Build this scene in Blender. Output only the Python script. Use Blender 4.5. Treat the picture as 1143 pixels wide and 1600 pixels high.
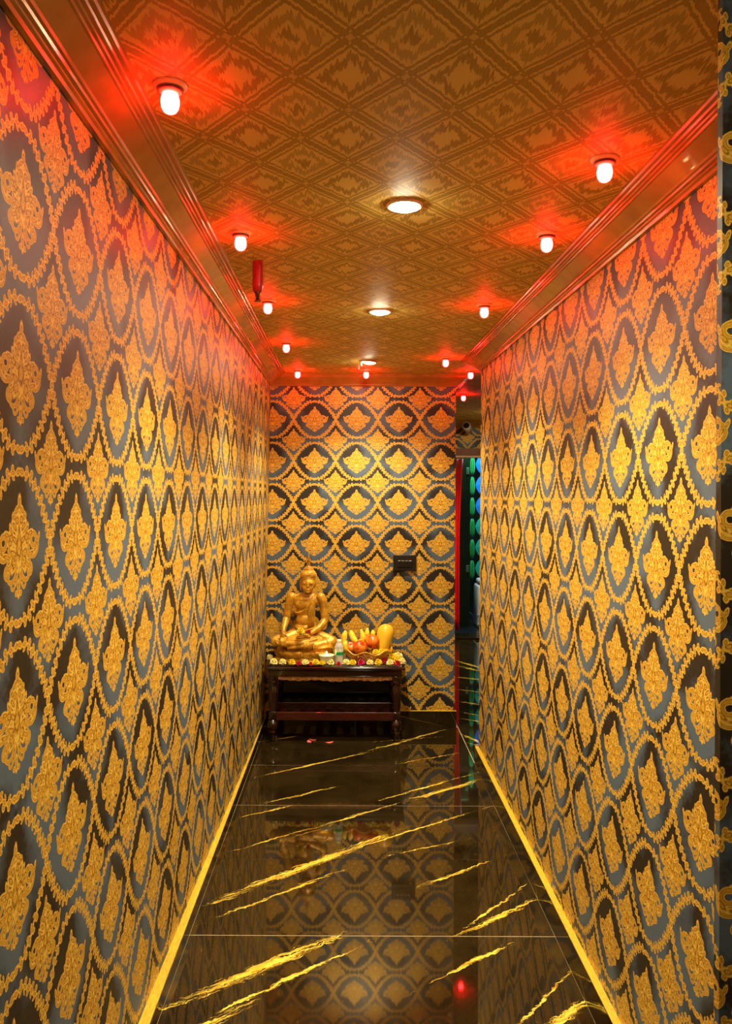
import bpy, bmesh, math, random
from mathutils import Vector, Matrix, Euler
random.seed(7)
for o in list(bpy.data.objects): bpy.data.objects.remove(o, do_unlink=True)
SC = bpy.context.scene
COL = SC.collection
PI = math.pi
R = math.radians

# ------------------------------------------------------------------ camera, world, exposure
H = 1.55                      # eye height (m)
F = 1280.0                    # focal length in pixels of the 1143x1600 frame
VX, VY = 546.0, 773.0         # principal direction (straight down the corridor)
cam = bpy.data.cameras.new('camera'); camo = bpy.data.objects.new('camera', cam); COL.objects.link(camo)
cam.sensor_fit = 'AUTO'; cam.sensor_width = 36.0; cam.lens = F * 36.0 / 1600.0
cam.shift_x = (571.5 - VX) / 1600.0; cam.shift_y = (VY - 800.0) / 1600.0
cam.clip_start = 0.02
camo.matrix_world = Matrix.Translation((0, 0, H)) @ Matrix.Rotation(R(90), 4, 'X') @ Matrix.Rotation(R(0.25), 4, 'Z')
SC.camera = camo
w = bpy.data.worlds.new('world'); SC.world = w; w.use_nodes = True
w.node_tree.nodes['Background'].inputs[0].default_value = (0.05, 0.03, 0.015, 1)
w.node_tree.nodes['Background'].inputs[1].default_value = 0.3
SC.view_settings.view_transform = 'Standard'
SC.view_settings.look = 'None'
SC.view_settings.gamma = 1.0
SC.view_settings.use_curve_mapping = False
SC.view_settings.exposure = 0.0
PANEL = 360.0                  # radiance of the white ceiling downlights
SPOTW = 170.0                  # watts of each downlight's beam
BULB = 120.0                  # radiance of the red night bulbs

def at(px, py, d):
    """point seen at pixel (px, py) of the 1143x1600 frame, d metres down the corridor"""
    return Vector(((px - VX) / F * d, d, H - (py - VY) / F * d))

YB = 5.466                    # back wall
ZC = 2.3455                   # ceiling height
ZM = 2.272                    # underside of the cornice
XL, XR = -0.53, 0.75
XB = 0.705                    # right end of the back wall
YE = 4.73                     # far end of the right wall
YF = 8.80                     # far wall of the side passage
def warp(p):
    """the old walls and ceiling are slightly out of true towards the near end"""
    x, y, z = p
    k = 0.0086 * (min(y, YB) - YB) * max(0.0, min(1.05, z / 2.27))
    return (x - k, y, z + k)

# ------------------------------------------------------------------ helpers
def tag(o, label=None, cat=None, group=None, kind=None):
    if label: o['label'] = label
    if cat: o['category'] = cat
    if group: o['group'] = group
    if kind: o['kind'] = kind
    return o
def thing(name, label, cat, loc=(0, 0, 0), rotz=0.0, group=None):
    o = bpy.data.objects.new(name, None); COL.objects.link(o)
    o.empty_display_size = 0.05
    o.location = loc; o.rotation_euler = (0, 0, rotz)
    return tag(o, label, cat, group)
def obj(name, me, mat=None, parent=None, smooth=False, loc=None):
    if isinstance(me, bmesh.types.BMesh):
        bm = me; me = bpy.data.meshes.new(name); bm.to_mesh(me); bm.free()
    if mat is not None and len(me.materials) == 0: me.materials.append(mat)
    if smooth: me.polygons.foreach_set('use_smooth', [True] * len(me.polygons))
    o = bpy.data.objects.new(name, me); COL.objects.link(o)
    if parent: o.parent = parent
    if loc is not None: o.location = loc
    return o
def struct(name, me, mat, parent=None, smooth=False):
    o = obj(name, me, mat, parent, smooth)
    if parent is None: o['kind'] = 'structure'
    return o
def copy_tree(o, parent=None):
    c = o.copy(); COL.objects.link(c)
    if parent: c.parent = parent
    for ch in [q for q in bpy.data.objects if q.parent == o]: copy_tree(ch, c)
    return c
def B(): return bmesh.new()
def box(bm, x0, x1, y0, y1, z0, z1, bev=0.0, f=None):
    vs = [bm.verts.new((x, y, z)) for z in (z0, z1) for y in (y0, y1) for x in (x0, x1)]
    fs = [(0, 2, 3, 1), (4, 5, 7, 6), (0, 1, 5, 4), (2, 6, 7, 3), (0, 4, 6, 2), (1, 3, 7, 5)]
    new = [bm.faces.new([vs[i] for i in q]) for q in fs]
    if bev > 0:
        es = set(e for q in new for e in q.edges)
        r = bmesh.ops.bevel(bm, geom=list(es), offset=bev, segments=2, affect='EDGES', profile=0.5)
        vs = list({v for q in r['faces'] for v in q.verts} | {v for v in vs if v.is_valid})
    if f:
        for v in vs: v.co = f(v.co)
    return vs
def lathe(bm, prof, seg=24, c=(0, 0, 0), M=None, cap=True):
    c = Vector(c); rings = []
    for r, z in prof:
        ring = []
        for i in range(seg):
            a = 2 * PI * i / seg
            p = Vector((r * math.cos(a), r * math.sin(a), z))
            if M: p = M @ p
            ring.append(bm.verts.new(p + c))
        rings.append(ring)
    for a, b in zip(rings, rings[1:]):
        for i in range(seg):
            j = (i + 1) % seg
            bm.faces.new((a[i], a[j], b[j], b[i]))
    if cap:
        bm.faces.new(list(reversed(rings[0]))); bm.faces.new(rings[-1])
    return rings
def tube(bm, pts, rad, seg=10, cap=True, flat=None):
    pts = [Vector(p) for p in pts]; n = len(pts); rings = []
    if not isinstance(rad, (list, tuple)): rad = [rad] * n
    up = Vector((0, 0, 1))
    for i, p in enumerate(pts):
        t = (pts[min(i + 1, n - 1)] - pts[max(i - 1, 0)]).normalized()
        if i == 0:
            a = up if abs(t.dot(up)) < 0.9 else Vector((1, 0, 0))
        else: a = prev
        s = t.cross(a).normalized(); u = s.cross(t).normalized(); prev = u
        fl = flat or 1.0
        rings.append([bm.verts.new(p + s * math.cos(2 * PI * k / seg) * rad[i] + u * math.sin(2 * PI * k / seg) * rad[i] * fl) for k in range(seg)])
    for a, b in zip(rings, rings[1:]):
        for k in range(seg):
            j = (k + 1) % seg
            bm.faces.new((a[k], a[j], b[j], b[k]))
    if cap:
        bm.faces.new(list(reversed(rings[0]))); bm.faces.new(rings[-1])
def ball(bm, c, r, sub=2, rot=None):
    if not isinstance(r, (list, tuple)): r = (r, r, r)
    M = Matrix.Translation(c)
    if rot: M = M @ Euler(rot).to_matrix().to_4x4()
    M = M @ Matrix.Diagonal((r[0], r[1], r[2], 1))
    bmesh.ops.create_icosphere(bm, subdivisions=sub, radius=1.0, matrix=M)
def limb(bm, pts, rads, n=7):
    """chain of overlapping balls (later fused by remesh)"""
    for (a, b), (ra, rb) in zip(zip(pts, pts[1:]), zip(rads, rads[1:])):
        a = Vector(a); b = Vector(b)
        m = max(2, int((b - a).length / (min(ra, rb) * 0.45)) + 1)
        for i in range(m + 1):
            t = i / m
            ball(bm, a.lerp(b, t), ra + (rb - ra) * t, 2)
def fuse(name, bm, voxel, smooth_it=4, fac=0.6):
    me = bpy.data.meshes.new(name + '_src'); bm.to_mesh(me); bm.free()
    o = bpy.data.objects.new(name + '_src', me); COL.objects.link(o)
    m = o.modifiers.new('r', 'REMESH'); m.mode = 'VOXEL'; m.voxel_size = voxel; m.use_smooth_shade = True
    if smooth_it:
        s = o.modifiers.new('s', 'SMOOTH'); s.iterations = smooth_it; s.factor = fac
    dg = bpy.context.evaluated_depsgraph_get(); dg.update()
    out = bpy.data.meshes.new_from_object(o.evaluated_get(dg))
    bpy.data.objects.remove(o, do_unlink=True)
    return out
def quadgrid(P, nu, nv, uvf=None, name='grid'):
    """P(s,t)->xyz for s,t in 0..1; uvf(s,t)->uv"""
    vs = [P(i / nu, j / nv) for j in range(nv + 1) for i in range(nu + 1)]
    fs = []; uvs = []
    for j in range(nv):
        for i in range(nu):
            fs.append((j * (nu + 1) + i, j * (nu + 1) + i + 1, (j + 1) * (nu + 1) + i + 1, (j + 1) * (nu + 1) + i))
            uvs += [(i / nu, j / nv), ((i + 1) / nu, j / nv), ((i + 1) / nu, (j + 1) / nv), (i / nu, (j + 1) / nv)]
    me = bpy.data.meshes.new(name); me.from_pydata(vs, [], fs)
    if uvf:
        l = me.uv_layers.new(name='UVMap')
        for k, (s, t) in enumerate(uvs): l.data[k].uv = uvf(s, t)
    return me

# ------------------------------------------------------------------ material helpers
class NT:
    def __init__(s, name):
        s.m = bpy.data.materials.new(name); s.m.use_nodes = True
        s.t = s.m.node_tree; s.b = s.t.nodes['Principled BSDF']
    def n(s, ty, **k):
        q = s.t.nodes.new(ty)
        for a, v in k.items(): setattr(q, a, v)
        return q
    def put(s, sock, v):
        if isinstance(v, bpy.types.NodeSocket): s.t.links.new(v, sock)
        elif v is not None: sock.default_value = v
    def math(s, op, a, b=None, c=None):
        q = s.n('ShaderNodeMath', operation=op)
        for i, v in enumerate((a, b, c)): s.put(q.inputs[i], v) if v is not None else None
        return q.outputs[0]
    def vm(s, op, a, b=None, c=None):
        q = s.n('ShaderNodeVectorMath', operation=op)
        s.put(q.inputs[0], a)
        if b is not None: s.put(q.inputs[1], b)
        if c is not None: s.put(q.inputs[2], c)
        return q.outputs['Value'] if op in ('LENGTH', 'DOT_PRODUCT', 'DISTANCE') else q.outputs[0]
    def local(s, p, cx, cy, sx, sy, rot):
        q = s.n('ShaderNodeMapping', vector_type='TEXTURE')
        s.put(q.inputs['Vector'], p)
        q.inputs['Location'].default_value = (cx, cy, 0); q.inputs['Rotation'].default_value = (0, 0, R(rot))
        q.inputs['Scale'].default_value = (sx, sy, 1)
        return q.outputs[0]
    def ell(s, p, cx, cy, sx, sy, rot=0):
        return s.vm('LENGTH', s.local(p, cx, cy, sx, sy, rot))
    def ramp(s, f, stops, interp='LINEAR'):
        q = s.n('ShaderNodeValToRGB'); s.put(q.inputs[0], f); e = q.color_ramp; e.interpolation = interp
        while len(e.elements) < len(stops): e.elements.new(0.5)
        for el, (p, c) in zip(e.elements, stops):
            el.position = p; el.color = (c[0], c[1], c[2], 1)
        return q.outputs[0]
    def noise(s, vec, scale, detail=2, rough=0.5, color=False):
        q = s.n('ShaderNodeTexNoise'); s.put(q.inputs['Vector'], vec)
        q.inputs['Scale'].default_value = scale; q.inputs['Detail'].default_value = detail; q.inputs['Roughness'].default_value = rough
        return q.outputs['Color'] if color else q.outputs['Fac']
    def mix(s, f, a, b):
        q = s.n('ShaderNodeMix', data_type='RGBA'); s.put(q.inputs[0], f)
        for i, v in ((6, a), (7, b)):
            s.put(q.inputs[i], v if isinstance(v, bpy.types.NodeSocket) else (v[0], v[1], v[2], 1))
        return q.outputs[2]
    def fmix(s, f, a, b):
        q = s.n('ShaderNodeMix', data_type='FLOAT'); s.put(q.inputs[0], f); s.put(q.inputs[2], a); s.put(q.inputs[3], b)
        return q.outputs[0]
    def vmix(s, f, a, b):
        q = s.n('ShaderNodeMix', data_type='VECTOR'); s.put(q.inputs[0], f); s.put(q.inputs[4], a); s.put(q.inputs[5], b)
        return q.outputs[1]
    def set(s, **k):
        nm = dict(base='Base Color', rough='Roughness', metal='Metallic', spec='Specular IOR Level', emit='Emission Color', es='Emission Strength',
                  trans='Transmission Weight', coat='Coat Weight', ior='IOR', normal='Normal', alpha='Alpha', sss='Subsurface Weight', coatr='Coat Roughness')
        for a, v in k.items():
            if a in ('base', 'emit') and isinstance(v, tuple): v = (v[0], v[1], v[2], 1)
            s.put(s.b.inputs[nm[a]], v)
        return s.m
    def bump(s, h, strength=0.3, dist=0.002):
        q = s.n('ShaderNodeBump'); s.put(q.inputs['Height'], h); q.inputs['Strength'].default_value = strength; q.inputs['Distance'].default_value = dist
        s.put(s.b.inputs['Normal'], q.outputs[0])
def mottled(name, c1, c2, rough=0.5, metal=0.0, scale=30, bump=0.0, spec=0.5, coat=0.0, stretch=(1, 1, 1), detail=3):
    t = NT(name); tc = t.n('ShaderNodeTexCoord').outputs['Object']
    v = t.vm('MULTIPLY', tc, stretch)
    f = t.noise(v, scale, detail)
    f2 = t.ramp(f, [(0.3, (0, 0, 0)), (0.7, (1, 1, 1))])
    t.set(base=t.mix(f2, c1, c2), rough=rough, metal=metal, spec=spec, coat=coat)
    if bump: t.bump(f, bump, 0.002)
    return t.m
def emitter(name, c, s):
    t = NT(name); return t.set(base=c, emit=c, es=s, rough=0.4)

# ------------------------------------------------------------------ the damask wallpaper print
def wallpaper(name='damask_wallpaper'):
    t = NT(name)
    uv = t.n('ShaderNodeTexCoord').outputs['UV']
    sep = t.n('ShaderNodeSeparateXYZ'); t.put(sep.inputs[0], uv)
    x = t.math('WRAP', sep.outputs[0], 0.5, -0.5); y = t.math('WRAP', sep.outputs[1], 0.5, -0.5)
    ax = t.math('ABSOLUTE', x); ay = t.math('ABSOLUTE', y)
    big = t.math('LESS_THAN', t.math('ADD', ax, ay), 0.5)
    x2 = t.math('DIVIDE', t.math('SUBTRACT', 0.5, ax), 0.93)
    y2 = t.math('DIVIDE', t.math('WRAP', t.math('ADD', sep.outputs[1], 0.5), 0.5, -0.5), 0.93)
    mx = t.fmix(big, x2, t.math('DIVIDE', ax, 1.07)); my = t.fmix(big, y2, t.math('DIVIDE', y, 1.05))
    cb = t.n('ShaderNodeCombineXYZ'); t.put(cb.inputs[0], mx); t.put(cb.inputs[1], my); m = cb.outputs[0]
    cf = t.n('ShaderNodeCombineXYZ'); t.put(cf.inputs[0], ax); t.put(cf.inputs[1], ay); f = cf.outputs[0]
    L = None
    def add(v):
        nonlocal L
        L = v if L is None else t.math('MINIMUM', L, v)
    # central motif: crown, body leaves, side scrolls with horns, drooping curls, foot
    for e in [(0, .035, .032, .17, 0), (0, .245, .026, .05, 0), (.035, .205, .05, .022, -38), (.068, .165, .036, .024, 30),
              (.06, .115, .062, .026, 42), (.105, .095, .05, .02, 62), (.055, .04, .065, .028, 35), (.12, .03, .05, .03, 15), (.16, .075, .05, .022, 12),
              (.075, -.03, .085, .03, 18), (.16, -.045, .085, .02, 12), (.242, -.005, .064, .021, 48), (.283, .045, .036, .014, 72),
              (.06, -.09, .07, .026, -52), (.115, -.10, .07, .022, -30), (.035, -.165, .06, .020, -70), (0, -.225, .022, .055, 0), (.03, -.25, .02, .018, 0)]:
        add(t.ell(m, e[0], e[1], e[2] * 1.08, e[3] * 1.20, e[4]))
    for e in [(0, .0, .085, .135, 0), (.105, .055, .065, .045, 20), (.075, -.075, .055, .060, 0), (.03, .15, .045, .05, 0)]: add(t.ell(m, *e))
    for cx, cy, r0 in [(.205, .035, .052), (.155, -.130, .042), (.075, -.20, .034), (.075, .175, .024)]:
        l = t.ell(m, cx, cy, r0, r0, 0)
        add(t.math('MULTIPLY', t.math('ABSOLUTE', t.math('SUBTRACT', l, 0.70)), 2.7))
    for e in [(.098, -.112, .072, .088, 12), (.20, .0, .085, .075, 0)]:
        add(t.math('MULTIPLY', t.math('ABSOLUTE', t.math('SUBTRACT', t.ell(m, *e), 0.84)), 5.2))
    # garland of leaves round each ogee cell
    pts = [(.497, .0), (.472, .058), (.442, .108), (.408, .158), (.368, .212), (.324, .266), (.275, .318), (.223, .362), (.165, .400), (.10, .425), (.025, .434)]
    for i, (gx, gy) in enumerate(pts):
        j = min(i + 1, len(pts) - 1); k = max(i - 1, 0)
        dx, dy = pts[j][0] - pts[k][0], pts[j][1] - pts[k][1]
        a = math.degrees(math.atan2(dy, dx)); l = math.hypot(dx, dy)
        nx, ny = -dy / l, dx / l; s = 1 if i % 2 else -1
        if i == 0: add(t.ell(f, gx, gy, .036, .040, 0)); continue
        wv = .8 + .2 * math.sin(i * 2.1)
        add(t.ell(f, gx, gy, .046, .031 * wv, a + 14 * s))
        if i < 10:
            add(t.ell(f, gx + nx * .029, gy + ny * .029, .027, .018 * wv, a + 38 * s))
            add(t.ell(f, gx - nx * .029, gy - ny * .029, .027, .018 / wv, a - 38 * s))
    grain = t.noise(uv, 42, 3, 0.7)
    Ln = t.math('ADD', L, t.math('MULTIPLY', t.math('SUBTRACT', grain, 0.5), 0.55))
    mask = t.math('LESS_THAN', Ln, 0.93)
    gold = t.ramp(Ln, [(0.0, (.55, .25, .010)), (0.22, (.86, .52, .045)), (0.34, (.20, .07, .003)), (0.45, (.60, .30, .015)), (0.70, (.95, .66, .11)), (0.86, (.55, .28, .02)), (0.98, (.14, .05, .003))])
    big_n = t.noise(uv, 1.1, 2)
    fine = t.noise(uv, 24, 3, 0.7)
    bgf = t.ramp(t.math('SUBTRACT', t.math('ADD', big_n, t.math('MULTIPLY', t.math('SUBTRACT', fine, 0.5), 0.25)), t.math('MULTIPLY', t.math('MULTIPLY', my, t.math('MAXIMUM', t.math('SUBTRACT', 1.0, t.math('MULTIPLY', t.math('ADD', t.math('ABSOLUTE', mx), t.math('ABSOLUTE', my)), 2.0)), 0.0)), 1.6)), [(0.41, (0, 0, 0)), (0.60, (1, 1, 1))])
    bg = t.mix(bgf, (.014, .010, .006), (.078, .120, .165))
    col = t.mix(mask, bg, gold)
    rough = t.fmix(mask, t.fmix(fine, 0.36, 0.56), 0.5)
    t.set(base=col, rough=rough, metal=t.math('MULTIPLY', mask, 0.25), spec=0.55)
    return t.m
WALLP = wallpaper()
PU, PV = 0.2805, 0.2765

def wall_mesh(a, b, z0, z1, s0, zz0, key, bl=None, name='w', side=None):
    """a,b plan points; bl: optional plan offsets at the foot; key: 'x' or 'y' print axis"""
    a = Vector(a); b = Vector(b)
    bl = bl or (a, b); a2 = Vector(bl[0]); b2 = Vector(bl[1])
    def P(s, t):
        top = a.lerp(b, s); bot = a2.lerp(b2, s); z = z0 + (z1 - z0) * t
        q = bot.lerp(top, min(1, z / ZM))
        return warp((q.x, q.y, z))
    def U(s, t):
        if side:      # print hung along the slightly leaning side walls
            xr, su, pu, sv, pv, ln = side
            q = P(s, t); k = xr / abs(q[0]); Z = (q[2] - H) * k; u = q[1] * k * (1 + ln * (Z - sv))
            return ((u - su) / pu, (Z - sv) / pv)
        q = a.lerp(b, s); c = q.x if key == 'x' else q.y
        return ((c - s0) / PU, (z0 + (z1 - z0) * t - zz0) / PV)
    return quadgrid(P, 40, 16, U, name)

# walls ---------------------------------------------------------------
wl = struct('wall_left', wall_mesh((XL, -1.6), (XL, YB), 0.0, ZC, 1.375, 2.07, 'y', ((-.625, -1.6), (-.562, YB)), side=(.55, 1.375, .2845, .488, .289, -.013)), WALLP)
wb = struct('wall_back', wall_mesh((-.56, YB), (XB, YB), 0.0, ZC, -0.235, 2.051, 'x'), WALLP)
wbs = struct('wall_passage_left', wall_mesh((XB, YB), (XB, YF), 0.0, ZC, 0.2, 2.051, 'y'), WALLP)
wr = struct('wall_right', wall_mesh((XR, -1.6), (XR, YE), 0.0, ZC, 1.983, 1.962, 'y', side=(.75, 1.979, .277, .378, .2745, .024)), WALLP)
wre = struct('wall_right_end', wall_mesh((XR, YE), (XR + 2.2, YE), 0.0, ZC, 0.3, 1.962, 'x'), WALLP)
wps = struct('wall_passage_right', wall_mesh((2.6, YE), (2.6, YF), 0.0, ZC, 0.3, 1.962, 'y'), WALLP)
wn = struct('wall_near', wall_mesh((-.8, -1.6), (1.2, -1.6), 0.0, ZC + .05, 0.3, 1.962, 'x'), WALLP)
# thin wallpapered return at the right edge of the view
px0 = 0.5437; zt = ZC + .03
pl = bpy.data.meshes.new('wall_return')
V = [(px0, 1.2, 0), (1.0, 1.2, 0), (1.0, 1.2, zt), (px0, 1.2, zt), (px0, 1.217, 0), (px0, 1.217, zt), (1.0, 1.217, 0), (1.0, 1.217, zt)]
pl.from_pydata(V, [], [(0, 1, 2, 3), (4, 0, 3, 5), (6, 4, 5, 7)])
l = pl.uv_layers.new(name='UVMap')
UVQ = [(px0, 0), (1.0, 0), (1.0, zt), (px0, zt), (px0 - .017, 0), (px0, 0), (px0, zt), (px0 - .017, zt), (0, 0), (.45, 0), (.45, zt), (0, zt)]
for k, (a, b) in enumerate(UVQ): l.data[k].uv = ((a - 0.619) / PU, (b - 1.7825) / PV)
struct('wall_return', pl, WALLP)

# ------------------------------------------------------------------ ceiling with ikat lattice paper
def ceiling_mat():
    t = NT('ikat_ceiling_paper')
    uv = t.n('ShaderNodeTexCoord').outputs['UV']
    sp = t.n('ShaderNodeSeparateXYZ'); t.put(sp.inputs[0], uv)
    fe = t.noise(t.vm('MULTIPLY', uv, (22, 1.6, 1)), 1.0, 3, 0.75)
    fe2 = t.noise(uv, 2.0, 2)
    wob = t.math('SUBTRACT', fe, 0.5)
    yb = t.math('ADD', sp.outputs[1], t.math('MULTIPLY', wob, 0.10))
    yf = t.math('ADD', sp.outputs[1], t.math('MULTIPLY', wob, 0.50))
    def ab(y):
        a = t.math('WRAP', t.math('ADD', sp.outputs[0], y), 0.5, -0.5)
        b = t.math('WRAP', t.math('SUBTRACT', sp.outputs[0], y), 0.5, -0.5)
        return t.math('ABSOLUTE', a), t.math('ABSOLUTE', b)
    a, b = ab(yb)
    def band(v, c, e): return t.math('COMPARE', v, c, e)
    la = t.math('ADD', band(a, 0.50, 0.052), band(a, 0.395, 0.022)); lb = t.math('ADD', band(b, 0.50, 0.052), band(b, 0.395, 0.022))
    both = t.math('MULTIPLY', t.math('GREATER_THAN', a, 0.455), t.math('GREATER_THAN', b, 0.455))
    X = t.math('MAXIMUM', la, lb)
    X = t.math('MULTIPLY', X, t.math('SUBTRACT', 1.0, t.math('MULTIPLY', both, 0.75)))
    a2, b2 = ab(yf)
    # every second cell carries a filled, ragged lozenge, the others a ragged ring
    ia = t.math('FLOOR', t.math('ADD', t.math('ADD', sp.outputs[0], sp.outputs[1]), 0.5)); ib = t.math('FLOOR', t.math('ADD', t.math('SUBTRACT', sp.outputs[0], sp.outputs[1]), 0.5))
    odd = t.math('MODULO', t.math('ADD', t.math('ADD', t.math('MULTIPLY', ia, 1.0), t.math('MULTIPLY', ib, 1.0)), 100.0), 2.0)
    r = t.math('MAXIMUM', a2, b2)
    ring = band(r, 0.245, 0.062); fil = t.math('LESS_THAN', r, 0.10)
    C = t.fmix(odd, t.math('MAXIMUM', ring, t.math('MULTIPLY', fil, 0.0)), t.math('MAXIMUM', t.math('MULTIPLY', ring, 0.75), fil))
    T = t.math('MINIMUM', t.math('MAXIMUM', X, C), 1.0)
    thr = t.noise(t.vm('MULTIPLY', uv, (60, 3, 1)), 2, 2)
    T = t.math('MULTIPLY', T, t.ramp(thr, [(0.2, (.7, .7, .7)), (0.6, (1, 1, 1))]))
    base = t.mix(fe2, (.84, .58, .13), (.88, .64, .17))
    t.set(base=t.mix(T, base, (.46, .275, .03)), rough=0.6, spec=0.3)
    t.bump(thr, 0.1, 0.0006)
    return t.m
CEIL = ceiling_mat()
def cu(s, t): 
    return ((-.9 + 3.6 * s + 0.039) / 0.205 , (-1.7 + 10.6 * t - 1.49) / 0.262)
cme = quadgrid(lambda s, t: warp((-.9 + 3.6 * s, -1.7 + 10.6 * t, ZC)), 16, 40, cu)
struct('ceiling', cme, CEIL)

# cornice -------------------------------------------------------------
CORN = mottled('painted_gold_cornice', (.50, .24, .035), (.40, .18, .02), rough=0.24, metal=0.15, scale=14, spec=0.6, coat=0.3)
PROF = [(0, -.0735), (.010, -.0735), (.012, -.066), (.017, -.063), (.0175, -.059), (.024, -.0575), (.026, -.053), (.031, -.051), (.034, -.0465),
        (.050, -.0345), (.068, -.0215), (.0725, -.021), (.074, -.016), (.080, -.0155), (.081, -.011), (.088, -.0105), (.090, -.0065), (.099, -.006), (.1015, -.001), (.1066, 0.0)]
def cornice(name, p0, p1, m0, m1, side):
    """run from p0 to p1; m0, m1 = how far each profile offset shifts the end along the run"""
    p0 = Vector(p0); p1 = Vector(p1); d = (p1 - p0).normalized(); nrm = Vector((-d.y, d.x)) * side
    n = 16; vs = []; fs = []
    for i in range(n + 1):
        for u, v in PROF:
            a = p0 + d * (m0 * u); b = p1 + d * (m1 * u)
            q = a.lerp(b, i / n) + nrm * u
            vs.append(warp((q.x, q.y, ZC + v)))
    k = len(PROF)
    for i in range(n):
        for j in range(k - 1):
            fs.append((i * k + j, i * k + j + 1, (i + 1) * k + j + 1, (i + 1) * k + j))
    me = bpy.data.meshes.new(name); me.from_pydata(vs, [], fs)
    return struct(name, me, CORN)
cornice('trim_1', (XL, -1.6), (XL, YB), 0, -1, -1)
cornice('trim_2', (XL, YB), (XB, YB), 1, 1, -1)
cornice('trim_3', (XB, YB), (XB, YF), -1, -1, -1)
cornice('trim_4', (XR, 1.217), (XR, YE), 0, 1, 1)
cornice('trim_5', (XR, YE), (2.6, YE), -1, -1, 1)
cornice('trim_6', (XB, YF), (2.6, YF), 1, -1, -1)

# ------------------------------------------------------------------ black veined marble tiles
VEINS = []   # centre x, y, half length, half width, angle in degrees (floor plane)
def fl(px, py): 
    d = H * F / (py - VY); return ((px - VX) / F * d, d)
def vein(x0, y0, x1, y1, wpx):
    a = fl(x0, y0); b = fl(x1, y1); cx, cy = (a[0] + b[0]) / 2, (a[1] + b[1]) / 2
    L = math.hypot(b[0] - a[0], b[1] - a[1]); ang = math.degrees(math.atan2(b[1] - a[1], b[0] - a[0]))
    VEINS.append((cx, cy, L / 2, wpx, ang))
for q in [(300, 1424, 640, 1292, .034), (480, 1350, 775, 1257, .009), (310, 1447, 575, 1345, .013), (340, 1338, 520, 1285, .007), (470, 1300, 640, 1250, .012),
          (365, 1281, 475, 1254, .008), (410, 1257, 535, 1227, .014), (378, 1220, 600, 1170, .013), (560, 1178, 716, 1134, .018), (570, 1160, 700, 1150, .006),
          (575, 1256, 752, 1205, .012), (615, 1258, 770, 1212, .026), (600, 1197, 745, 1171, .006), (636, 1394, 770, 1343, .013), (590, 1340, 745, 1308, .006),
          (700, 1470, 852, 1398, .020), (705, 1466, 832, 1376, .008), (655, 1542, 822, 1462, .013), (238, 1588, 548, 1452, .036), (280, 1612, 590, 1466, .012),
          (835, 1622, 935, 1550, .022), (790, 1625, 905, 1508, .008), (405, 1160, 480, 1148, .006), (455, 1310, 520, 1290, .004), (100, 1700, 420, 1560, .03),
          # side passage
          (705, 1029, 770, 1048, .03), (705, 1037, 770, 1052, .03), (700, 1056, 775, 1063, .03), (700, 1075, 775, 1083, .02), (700, 1093, 780, 1104, .025),
          (712, 1110, 780, 1122, .014), (712, 1120, 780, 1132, .014), (715, 1143, 775, 1170, .02), (722, 1158, 790, 1172, .012)]:
    vein(*q)
def marble(name, uvscale=1.0):
    t = NT(name)
    uv = t.n('ShaderNodeTexCoord').outputs['UV']
    n1 = t.noise(uv, 7.0, 4, 0.7, color=True)
    n1 = t.vm('MULTIPLY', t.vm('SUBTRACT', n1, (0.5, 0.5, 0.5)), (0.035, 0.055, 0.0))
    n2 = t.noise(uv, 34, 3, 0.7, color=True)
    n2 = t.vm('MULTIPLY', t.vm('SUBTRACT', n2, (0.5, 0.5, 0.5)), (0.020, 0.026, 0.0))
    p = t.vm('ADD', t.vm('ADD', uv, n1), n2)
    L = None
    for v in VEINS:
        e = t.ell(p, *v)
        L = e if L is None else t.math('MINIMUM', L, e)
    # streaks along the vein direction break the bands open
    st = t.noise(t.vm('MULTIPLY', t.local(p, 0, 0, 1, 1, 33), (5.0, 150, 1)), 1.0, 4, 0.8)
    Ls = t.math('ADD', L, t.math('MULTIPLY', t.math('SUBTRACT', st, 0.43), 4.2))
    vm_ = t.ramp(Ls, [(0.70, (1, 1, 1)), (0.84, (0, 0, 0))])
    near = t.ramp(t.math('MULTIPLY', L, 0.5), [(0.60, (1, 1, 1)), (0.66, (0, 0, 0))])
    vm_ = t.math('MULTIPLY', vm_, near)
    cl = t.noise(uv, 3.0, 4, 0.6)
    dk = t.ramp(cl, [(0.35, (.010, .0065, .002)), (0.75, (.034, .021, .006))])
    speck = t.noise(t.vm('MULTIPLY', uv, (60, 14, 1)), 1.5, 3, 0.75)
    sp = t.ramp(speck, [(0.62, (0, 0, 0)), (0.74, (1, 1, 1))])
    dk = t.mix(t.math('MULTIPLY', sp, 0.6), dk, (.11, .07, .02))
    vc = t.mix(t.ramp(t.noise(t.vm('MULTIPLY', t.local(p, 0, 0, 1, 1, 33), (8, 90, 1)), 1.0, 3), [(0.35, (0, 0, 0)), (0.6, (1, 1, 1))]), (.55, .27, .012), (.98, .76, .10))
    t.set(base=t.mix(vm_, dk, vc), rough=0.032, spec=0.6, coat=0.12, coatr=0.03)
    return t.m
MARB = marble('black_marble_gold_veins')
GROUT = NT('cream_grout').set(base=(.75, .60, .35), rough=0.6)
SKTOP = mottled('yellow_skirting_edge', (.70, .50, .03), (.45, .28, .02), rough=0.4, scale=40, stretch=(6, 1, 1), bump=0.2)
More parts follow.
